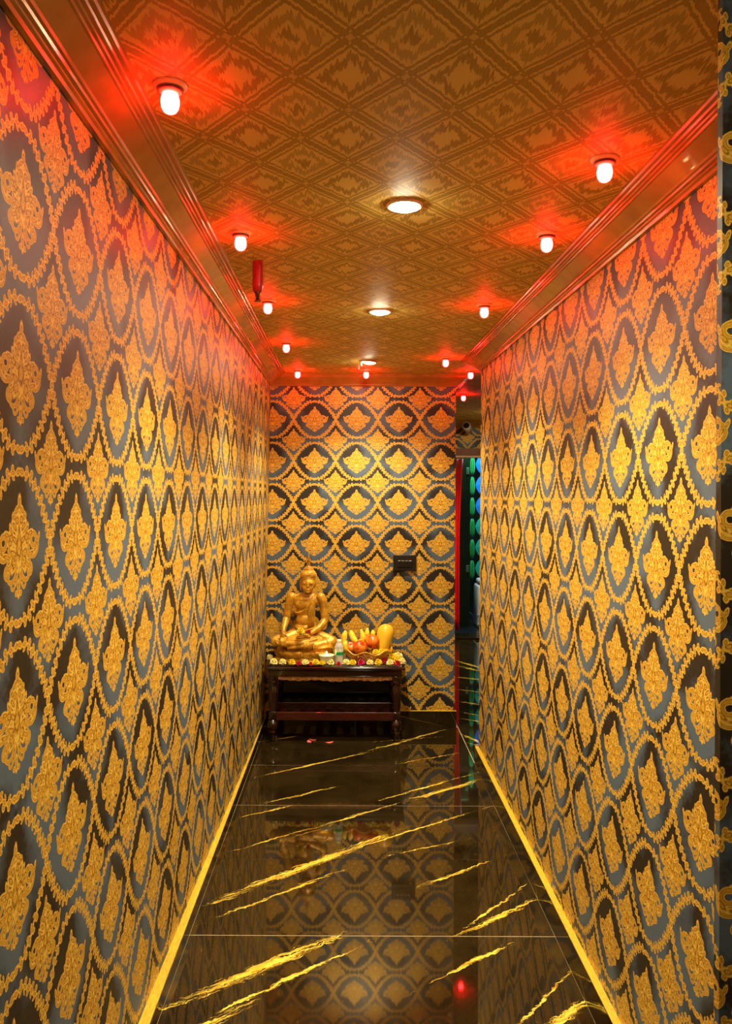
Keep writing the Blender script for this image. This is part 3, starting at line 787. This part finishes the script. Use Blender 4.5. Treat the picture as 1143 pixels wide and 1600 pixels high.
# hair curls
bm = B()
E(592, 205, 118, 85, .004, 120); E(592, 140, 72, 62, .006, 72); E(592, 105, 42, 42, .006, 42)
def curls(cx, zy0, rx, rz, cy, ry, a0, n_lat):
    for i in range(n_lat):
        la = a0 + (PI / 2 - a0) * i / n_lat; m_ = max(4, int(26 * math.cos(la)))
        for k in range(m_):
            lo = 2 * PI * (k + .5 * (i % 2)) / m_
            ball(bm, S(cx + rx * math.cos(la) * math.cos(lo), zy0 - rz * math.sin(la), cy + ry * kx * math.cos(la) * math.sin(lo)), 10.5 * kx, 1)
curls(592, 222, 120, 95, .002, 122, .0, 6); curls(592, 150, 74, 66, .006, 74, .1, 5)
obj('hair', bm, GOLD, st, True)
# flame finial
bm = B()
lathe(bm, [(.011, 0), (.013, .004), (.009, .008), (.012, .013), (.011, .018)], 16, S(592, 72, .006))
for a in range(5):
    an = a * 2 * PI / 5; c_, s__ = math.cos(an), math.sin(an); p0 = S(592, 38, .006)
    tube(bm, [p0 + Vector((c_ * .008, s__ * .008, 0)), p0 + Vector((c_ * .013, s__ * .013, .014)), p0 + Vector((c_ * .007, s__ * .007, .030)), p0 + Vector((0, 0, .044))], [.003, .004, .003, .001], 6)
tube(bm, [S(592, 38, .006), S(592, -40, .006), S(596, -90, .006), S(592, -125, .006)], [.006, .007, .004, .0008], 8)
obj('flame_finial', bm, GOLD, st, True)
# robe: strap, sash and folds lying on the body
bm = B()
def band(pts, r, flat=.45, seg=8): tube(bm, pts, r, seg, True, flat)
def front(zx, zy, extra=0.0):
    """point on the front of the torso"""
    u = (zx - 552) / 185.0; d_ = math.sqrt(max(0.02, 1 - u * u))
    base = 96 if zy < 700 else 92
    return S(zx, zy, -.002 - base * kx * d_ * (1.0 if zy > 560 else .82) - extra)
band([front(690, 500), front(655, 570, .003), front(610, 640, .003), front(560, 700, .002), front(500, 745, .001), front(430, 765), front(385, 750)], [.005] * 7, .7)
band([front(700, 500), front(668, 575, .004), front(628, 650, .003), front(575, 715, .002), front(510, 760, .001), front(430, 780)], [.004] * 6, .7)
for i, x in enumerate((600, 618, 640, 662, 684)):
    band([front(680 + i * 8, 500, .001), front(650 + i * 11, 600, .004), front(x + 10, 720, .004), front(x, 860, .006), front(x - 4, 975, .008)], [.0035, .0042, .0045, .0045, .004], .8)
band([front(400, 960, .010), front(470, 1005, .014), front(560, 1015, .016), front(650, 990, .014), front(720, 960, .010)], [.005] * 5, .7)
band([front(385, 985, .010), front(460, 1030, .016), front(560, 1040, .018)], [.004] * 3, .7)
band([S(500, 470, -.030), S(540, 500, -.042), S(588, 512, -.046), S(640, 500, -.042), S(670, 470, -.030)], [.004] * 5, .7)
# pleated fan of cloth in front of the ankles
for i in range(7):
    x = 552 + i * 22
    band([S(x + 6, 1150, -.128), S(x, 1200, -.136), S(x - 4, 1272, -.132)], [.0045, .0055, .005], .9)
for x0, x1, y0, y1 in ((120, 180, 1130, 1220), (800, 880, 1130, 1215), (860, 930, 1120, 1200), (250, 300, 1130, 1200), (180, 230, 1120, 1215)):
    band([S(x0, y0, -.100), S((x0 + x1) / 2 + 6, (y0 + y1) / 2, -.118), S(x1, y1, -.118)], [.003, .004, .003], .8)
obj('robe', bm, GOLD, st, True)
# plinth
bm = B()
def oval(prof, seg=48, ax=445, ay=.115):
    rings = []
    for r, zy in prof:
        rings.append([bm.verts.new(S(530, zy) + Vector((math.cos(2 * PI * i / seg) * (ax + r) * kx, math.sin(2 * PI * i / seg) * (ay + r * kx), 0))) for i in range(seg)])
    for a, b in zip(rings, rings[1:]):
        for i in range(seg): bm.faces.new((a[i], a[(i + 1) % seg], b[(i + 1) % seg], b[i]))
    bm.faces.new(list(reversed(rings[0]))); bm.faces.new(rings[-1])
oval([(-8, 1478), (0, 1470), (2, 1448), (-6, 1440), (-30, 1432), (-36, 1420), (-44, 1412), (-34, 1385), (-26, 1350), (-36, 1318), (-50, 1300), (-60, 1285), (-80, 1275)])
plinth = obj('plinth', bm, GOLD, st, True); plinth.location.y = .0
for k in range(16):
    a = -PI * .5 + (k - 7.5) * 2 * PI / 16
    bm = B(); c0 = Vector((math.cos(a) * (408 * kx), math.sin(a) * (.104), 0)); tdir = Vector((-math.sin(a) * 408 * kx, math.cos(a) * .104, 0)).normalized()
    out = Vector((tdir.y, -tdir.x, 0))
    n_ = 9; rows = []
    for j in range(7):
        t_ = j / 6; zy = 1310 + 95 * t_; wdt = 82 * kx * math.sin(PI * (.20 + .60 * t_)) ; row = []
        for i in range(n_):
            s_ = i / (n_ - 1) * 2 - 1
            bul = .010 * (1 - s_ * s_) * math.sin(PI * min(1, t_ + .15)) + .004
            row.append(bm.verts.new(c0 + tdir * s_ * wdt + out * bul + Vector((0, 0, (1478 - zy) * kx))))
        rows.append(row)
    for r0, r1 in zip(rows, rows[1:]):
        for i in range(n_ - 1): bm.faces.new((r0[i], r1[i], r1[i + 1], r0[i + 1]))
    obj('lotus_petal', bm, GOLD, plinth, True)

# ------------------------------------------------------------------ candle bowl
WAX = NT('pale_wax').set(base=(.92, .90, .78), rough=.35, sss=.2)
CER = mottled('grey_green_glaze', (.62, .62, .42), (.46, .48, .32), rough=.2, scale=30)
p = at(511, 1034, 5.15)
cb = thing('candle_bowl', 'grey-green bowl with a lit white candle in front of the statue', 'candle', (p.x, 5.164, TOPZ))
bm = B(); lathe(bm, [(.020, 0), (.024, .003), (.034, .014), (.043, .034), (.0495, .058), (.050, .062), (.047, .062), (.040, .036), (.001, .030)], 36, cap=False); obj('bowl', bm, CER, cb, True)
bm = B(); lathe(bm, [(.001, .048), (.046, .0485), (.0475, .052), (.046, .0535), (.010, .0525), (.001, .0520)], 32, cap=False); wax = obj('wax', bm, WAX, cb, True)
bm = B(); tube(bm, [(0, 0, .052), (.001, 0, .060)], .0012, 6); obj('wick', bm, BK, wax)
FLM = emitter('candle_flame', (1.0, .62, .22), 60)
bm = B(); lathe(bm, [(.0005, .055), (.0045, .058), (.0065, .063), (.0052, .070), (.002, .079), (.0003, .084)], 16); obj('flame', bm, FLM, cb, True)

# ------------------------------------------------------------------ small bottle
p = at(530.5, 1035, 5.14)
bo = thing('water_bottle', 'small clear plastic bottle with a green band between candle and basket', 'bottle', (p.x, 5.165, TOPZ))
PET = NT('bottle_plastic').set(base=(.93, .95, .88), rough=.10, trans=.55, ior=1.25)
prof = [(.018, 0), (.026, .003), (.027, .008)]
for i in range(6): prof += [(.0255, .014 + i * .008), (.0272, .018 + i * .008)]
prof += [(.0268, .065), (.0268, .098), (.0255, .104), (.0265, .110), (.024, .124), (.016, .136), (.0125, .140), (.0125, .143)]
bm = B(); lathe(bm, prof, 24); obj('bottle_body', bm, PET, bo, True)
bm = B(); lathe(bm, [(.0274, .062), (.0276, .063), (.0276, .100), (.0274, .101)], 28, cap=False)
LB = NT('bottle_label'); tcx = LB.n('ShaderNodeTexCoord').outputs['Object']; sp_ = LB.n('ShaderNodeSeparateXYZ'); LB.put(sp_.inputs[0], tcx)
gb = LB.math('COMPARE', sp_.outputs[2], .073, .009); nn = LB.noise(tcx, 160, 1)
LB.set(base=LB.mix(gb, LB.mix(LB.ramp(nn, [(.48, (0, 0, 0)), (.52, (1, 1, 1))]), (.80, .78, .55), (.30, .45, .25)), (.0, .30, .07)), rough=.3); obj('label_wrap', bm, LB.m, bo, True)
bm = B(); lathe(bm, [(.0145, .140), (.015, .141), (.015, .156), (.0135, .158)], 24); obj('cap', bm, NT('pale_cap').set(base=(.80, .82, .55), rough=.35), bo, True)

# ------------------------------------------------------------------ fruit basket
DB = 5.235
pb = at(575, 1035, DB)
bk = thing('fruit_basket', 'oval woven golden basket with a wavy rim holding fruit', 'basket', (pb.x, DB, TOPZ + .002))
WIC = mottled('golden_wicker', (.80, .40, .05), (.42, .17, .02), rough=.3, scale=60, metal=.2)
def bp(a, t):
    rx = .085 + .070 * t ** .8; ry = .060 + .045 * t ** .8
    return Vector((rx * math.cos(a), ry * math.sin(a), .004 + .066 * t + .010 * t * math.sin(a * 7 + .8) + .018 * t * math.cos(a) ** 4))
bm = B()
N_ = 44
for k in range(N_):
    a = 2 * PI * k / N_
    for sg in (-1, 1):
        tube(bm, [bp(a + sg * .42 * t, t) * (1 + .004 * sg) for t in (0, .25, .5, .75, 1)], .0022, 5, False)
obj('weave', bm, WIC, bk, True)
def loop(bm, f, n, r, seg=6):
    pts = [f(2 * PI * i / n) for i in range(n + 1)]; tube(bm, pts, r, seg, False)
bm = B(); loop(bm, lambda a: bp(a, 1.0), 90, .0048, 8); loop(bm, lambda a: bp(a, .93), 90, .0022); obj('rim', bm, WIC, bk, True)
bm = B(); loop(bm, lambda a: bp(a, 0.0), 60, .005, 8); loop(bm, lambda a: bp(a, .12), 60, .003)
lathe(bm, [(1, .002), (1, .006)], 48, M=Matrix.Diagonal((.085, .060, 1))); obj('base', bm, mottled('dark_red_wicker', (.20, .04, .02), (.12, .02, .01), rough=.4, scale=50), bk, True)
BAN = mottled('banana_skin', (.92, .70, .04), (.80, .56, .03), rough=.4, scale=30, spec=.4)
BTIP = NT('banana_tip').set(base=(.14, .08, .02), rough=.7)
def banana(pts, r, label, tip=True):
    """pts: pixel positions + depth offset"""
    P_ = [at(x, y, DB + dy) for x, y, dy in pts]; o0 = P_[0].copy()
    th = thing('banana', label, 'banana', o0, 0, 'bananas in the fruit basket')
    n = 12; Q = []; 
    a, b, c = P_
    for i in range(n + 1):
        t = i / n; Q.append(a * (1 - t) ** 2 + (2 * b - .5 * a - .5 * c) * 2 * t * (1 - t) + c * t * t - o0)
    rad = [r * 1.25 * (.55 + .45 * min(1, i / 3)) * (1 if i < n - 2 else (.8 if i == n - 2 else (.55 if i == n - 1 else .3))) for i in range(n + 1)]
    bm = B(); tube(bm, Q, rad, 6); obj('skin', bm, BAN, th, True)
    bm = B(); d_ = (Q[-1] - Q[-2]).normalized(); tube(bm, [Q[-1] - d_ * .002, Q[-1] + d_ * .007], r * .3, 6); obj('tip', bm, BTIP, th)
banana([(541, 1013, .062), (538.5, 999, .066), (541, 985, .07)], .0165, 'leftmost upright banana in the basket')
banana([(543, 1018, -.045), (540, 1010, -.05), (541.5, 1001, -.045)], .013, 'short banana low at the left edge of the basket')
banana([(559, 1003, .03), (552, 996, .045), (549, 984.5, .06)], .0155, 'banana leaning left beside the upright one in the basket')
banana([(555, 1003, .010), (567, 1000, .012), (564, 983, .014)], .0155, 'curved banana bending up in the middle of the basket')
banana([(575, 1006, .09), (574, 995, .09), (575, 981, .09)], .0155, 'upright banana behind the red fruit in the basket')
banana([(584, 1004, .06), (583.5, 994, .06), (583, 984, .06)], .0135, 'short upright banana next to the papaya')
APP = NT('red_orange_skin'); tcx = APP.n('ShaderNodeTexCoord').outputs['Object']; f_ = APP.noise(APP.vm('MULTIPLY', tcx, (1, 1, .4)), 22, 3)
APP.set(base=APP.mix(APP.ramp(f_, [(.38, (0, 0, 0)), (.62, (1, 1, 1))]), (.72, .05, .01), (.88, .26, .02)), rough=.25, coat=.3); APP = APP.m
def apple(px, py, dy, r, label, rot=(0, 0, 0), crown=False):
    p = at(px, py, DB + dy); th = thing('pomegranate' if crown else 'apple', label, 'fruit', p, 0, None); th.rotation_euler = rot
    bm = B(); lathe(bm, [(r * a, r * b) for a, b in ((.05, -.84), (.25, -.92), (.55, -.82), (.85, -.50), (1.0, -.05), (.98, .30), (.82, .65), (.52, .88), (.28, .90), (.10, .78), (.02, .70))], 28)
    obj('skin', bm, APP, th, True)
    bm = B()
    if crown:
        for k in range(6):
            a = k * PI / 3; c_, s_ = math.cos(a), math.sin(a)
            tube(bm, [(c_ * r * .16, s_ * r * .16, r * .78), (c_ * r * .2, s_ * r * .2, r * 1.02), (c_ * r * .3, s_ * r * .3, r * 1.14)], [r * .10, r * .08, r * .02], 5)
        obj('crown', bm, APP, th, True)
    else:
        tube(bm, [(0, 0, r * .70), (r * .03, 0, r * .95), (r * .12, 0, r * 1.1)], r * .04, 6); obj('stalk', bm, BTIP, th)
apple(563, 1011, -.052, .044, 'large red-orange pomegranate at the front of the basket', (R(38), R(32), 0), True)
apple(548, 1012, .022, .036, 'red-orange apple at the front left of the basket', (R(40), 0, 0))
apple(583, 1001.5, -.012, .044, 'red-orange pomegranate beside the papaya', (R(140), R(-12), 0), True)
apple(570.5, 1000, .058, .036, 'red apple half hidden behind the front pomegranate', (R(20), R(-20), 0))
bm = B()
pp = at(600.3, 1001, DB + .048); pa = thing('papaya', 'large upright orange-yellow papaya at the right end of the basket', 'papaya', pp); pa.rotation_euler = (R(-8), R(13), 0)
lathe(bm, [(.004, -.110), (.018, -.106), (.032, -.09), (.041, -.06), (.047, -.02), (.053, .02), (.056, .05), (.050, .078), (.036, .096), (.018, .106), (.003, .108)], 32)
PAP = mottled('papaya_skin', (.90, .42, .02), (.92, .60, .03), rough=.35, scale=9, spec=.4, bump=.1); obj('skin', bm, PAP, pa, True)
bm = B(); lathe(bm, [(.006, .105), (.005, .112), (.002, .113)], 10); obj('stalk_scar', bm, BTIP, pa)

# ------------------------------------------------------------------ flower heads
FM = {'yellow': mottled('yellow_petals', (.95, .78, .03), (.88, .62, .02), rough=.6, scale=40),
      'cream': mottled('cream_petals', (.95, .90, .45), (.90, .82, .30), rough=.6, scale=40),
      'red': mottled('dark_red_petals', (.50, .01, .02), (.62, .03, .05), rough=.5, scale=40),
      'magenta': mottled('magenta_petals', (.72, .02, .14), (.55, .01, .07), rough=.5, scale=40)}
GRC = NT('green_calyx').set(base=(.10, .22, .03), rough=.6)
def flower_mesh(name, r, loose):
    bm = B(); rr = random.Random(len(name) * 7 + int(r * 9999))
    ball(bm, (0, 0, r * .55), r * .55, 2)
    for ly, (n, el, ln) in enumerate([(13, -.05, 1.0), (12, .35, 1.0), (10, .75, .95), (7, 1.1, .85), (4, 1.4, .75)]):
        for k in range(n):
            a = 2 * PI * (k + .5 * ly) / n + rr.uniform(-.1, .1); e = el + rr.uniform(-.1, .1) * (1 + loose)
            d_ = Vector((math.cos(a) * math.cos(e), math.sin(a) * math.cos(e), math.sin(e))); s_ = Vector((-math.sin(a), math.cos(a), 0)); u_ = d_.cross(s_)
            c0 = Vector((0, 0, r * .5)); w_ = r * .30; L_ = r * ln
            P0 = [c0 + d_ * L_ * .35 - s_ * w_ * .4, c0 + d_ * L_ * .35 + s_ * w_ * .4, c0 + d_ * L_ * .8 + s_ * w_ - u_ * .12 * r, c0 + d_ * L_ * 1.02 + u_ * r * .06, c0 + d_ * L_ * .8 - s_ * w_ - u_ * .12 * r]
            vs = [bm.verts.new(q) for q in P0] + [bm.verts.new(c0 + d_ * L_ * .72 + u_ * .08 * r)]
            for i in range(5): bm.faces.new((vs[i], vs[(i + 1) % 5], vs[5]))
    zmin = min(v.co.z for v in bm.verts)
    for v in bm.verts: v.co.z -= zmin
    me = bpy.data.meshes.new(name); bm.to_mesh(me); bm.free(); return me
FME = {c: flower_mesh('flower_' + c, .0215, 1.5 if c in ('red', 'magenta') else .6) for c in FM}
for c in FM: FME[c].materials.append(FM[c])
def flower(color, px, py, d, sc_, label, rot=None, z=None):
    p = at(px, py, d); zz = TOPZ if z is None else z
    th = thing('flower_head', label, 'flower', (p.x, d, zz), random.uniform(0, 6), 'loose flower heads on the altar table')
    th.scale = (sc_ * 1.08, sc_ * 1.08, sc_ * 1.45)
    if rot: th.rotation_euler = (rot[0], rot[1], th.rotation_euler.z)
    obj('petals', FME[color], None, th)
    bm = B(); lathe(bm, [(.004, 0), (.008, .003), (.010, .008)], 8); obj('calyx', bm, GRC, th)
    return th
DF = YT0 + .028
fl_list = [('cream', 428.5, 1.10, 'cream flower head at the far left end of the front edge row'),
 ('cream', 442, 1.05, 'cream flower head second from the left in the front edge row'),
 ('yellow', 457, 1.0, 'yellow flower head between the second cream one and a dark red one'),
 ('red', 467.5, .78, 'dark red flower between a yellow and a cream one below the plinth'),
 ('cream', 478, 1.0, 'cream flower head below the middle of the plinth'),
 ('red', 486.5, .60, 'small dark red flower right of the middle cream flower'),
 ('yellow', 494.5, 1.0, 'yellow flower head just left of the candle bowl'),
 ('yellow', 505, .92, 'yellow flower head right in front of the candle bowl'),
 ('cream', 517, 1.05, 'cream flower head between candle bowl and bottle'),
 ('red', 530, .72, 'dark red flower at the foot of the bottle'),
 ('cream', 541.5, 1.05, 'cream flower head just right of the bottle'),
 ('yellow', 552, .98, 'yellow flower head under the left end of the basket'),
 ('magenta', 565, .98, 'magenta flower head in front of the basket'),
 ('cream', 579, 1.0, 'cream flower head right of the magenta flower'),
 ('yellow', 592, 1.08, 'yellow flower head under the papaya'),
 ('cream', 610, 1.0, 'cream flower head near the right corner of the table'),
 ('red', 622, .95, 'dark red flower at the right front corner of the table')]
for c, px, s_, lb in fl_list: flower(c, px, 1040, DF if c != 'red' else DF - .012, s_, lb)
flower('red', 601, 1036, DF + .055, 1.05, 'dark red flower lying behind the front edge row, right of the basket')
flower('red', 606.5, 1036, DF + .05, .8, 'small dark red flower touching the corner heap')
flower('yellow', 614, 1030, DF + .11, 1.45, 'tallest yellow flower head in the corner heap')
flower('cream', 622.5, 1030, DF + .14, 1.5, 'tallest cream flower head in the corner heap')
flower('yellow', 622.5, 1035, DF + .065, 1.25, 'wide yellow flower head in the middle of the corner heap')
flower('cream', 629, 1037, DF + .035, 1.05, 'cream flower head at the right end of the corner heap')
flower('cream', 422.5, 1030, DF + .16, .95, 'small cream flower left of the plinth beside the wall')
flower('yellow', 588, 1017, DB - .075, 1.0, 'yellow flower head with dark centre lying in the basket front', None, TOPZ + .058)
flower('yellow', 597, 1016, DB - .060, 1.0, 'second yellow flower head in the basket, below the papaya', None, TOPZ + .058)
flower('yellow', 604, 1018, DB - .045, .85, 'rightmost yellow flower head in the basket', None, TOPZ + .060)
lap = S(480, 1050, -.128) + Vector((sc.x, DS, TOPZ))
flower('yellow', 420 + 480 / 9.525, 990, lap.y, 1.15, 'yellow flower head lying in the lap of the statue', None, lap.z - .002)
flower('red', 420 + 603 / 9.525, 986, DS - .095, .62, 'small dark red flower at the waist of the statue', None, S(600, 1045).z + TOPZ)
# fallen petals on the floor
PET2 = NT('pink_petal').set(base=(.85, .16, .12), rough=.5)
for i, (px, py, a, lb) in enumerate([(484.5, 1160, .3, 'pink petal on the floor in front of the table, leftmost'), (490, 1157, 1.2, 'pink petal on the floor just behind the leftmost one'), (516, 1161, 2.0, 'pink petal on the floor right of the other two')]):
    d_ = H * F / (py - VY); p = at(px, py, d_)
    def Pp(s, t): 
        x = (s - .5) * .026 * math.sin(PI * (.12 + .8 * t)); y = (t - .5) * .05
        return (x, y, .0015 + 9 * (x * x + y * y * .9))
    o = obj('petal', quadgrid(Pp, 4, 6), PET2, smooth=True, loc=(p.x, d_, 0)); o.rotation_euler.z = a
    m_ = o.modifiers.new('t', 'SOLIDIFY'); m_.thickness = .0008
    tag(o, lb, 'petal', 'fallen petals on the floor')
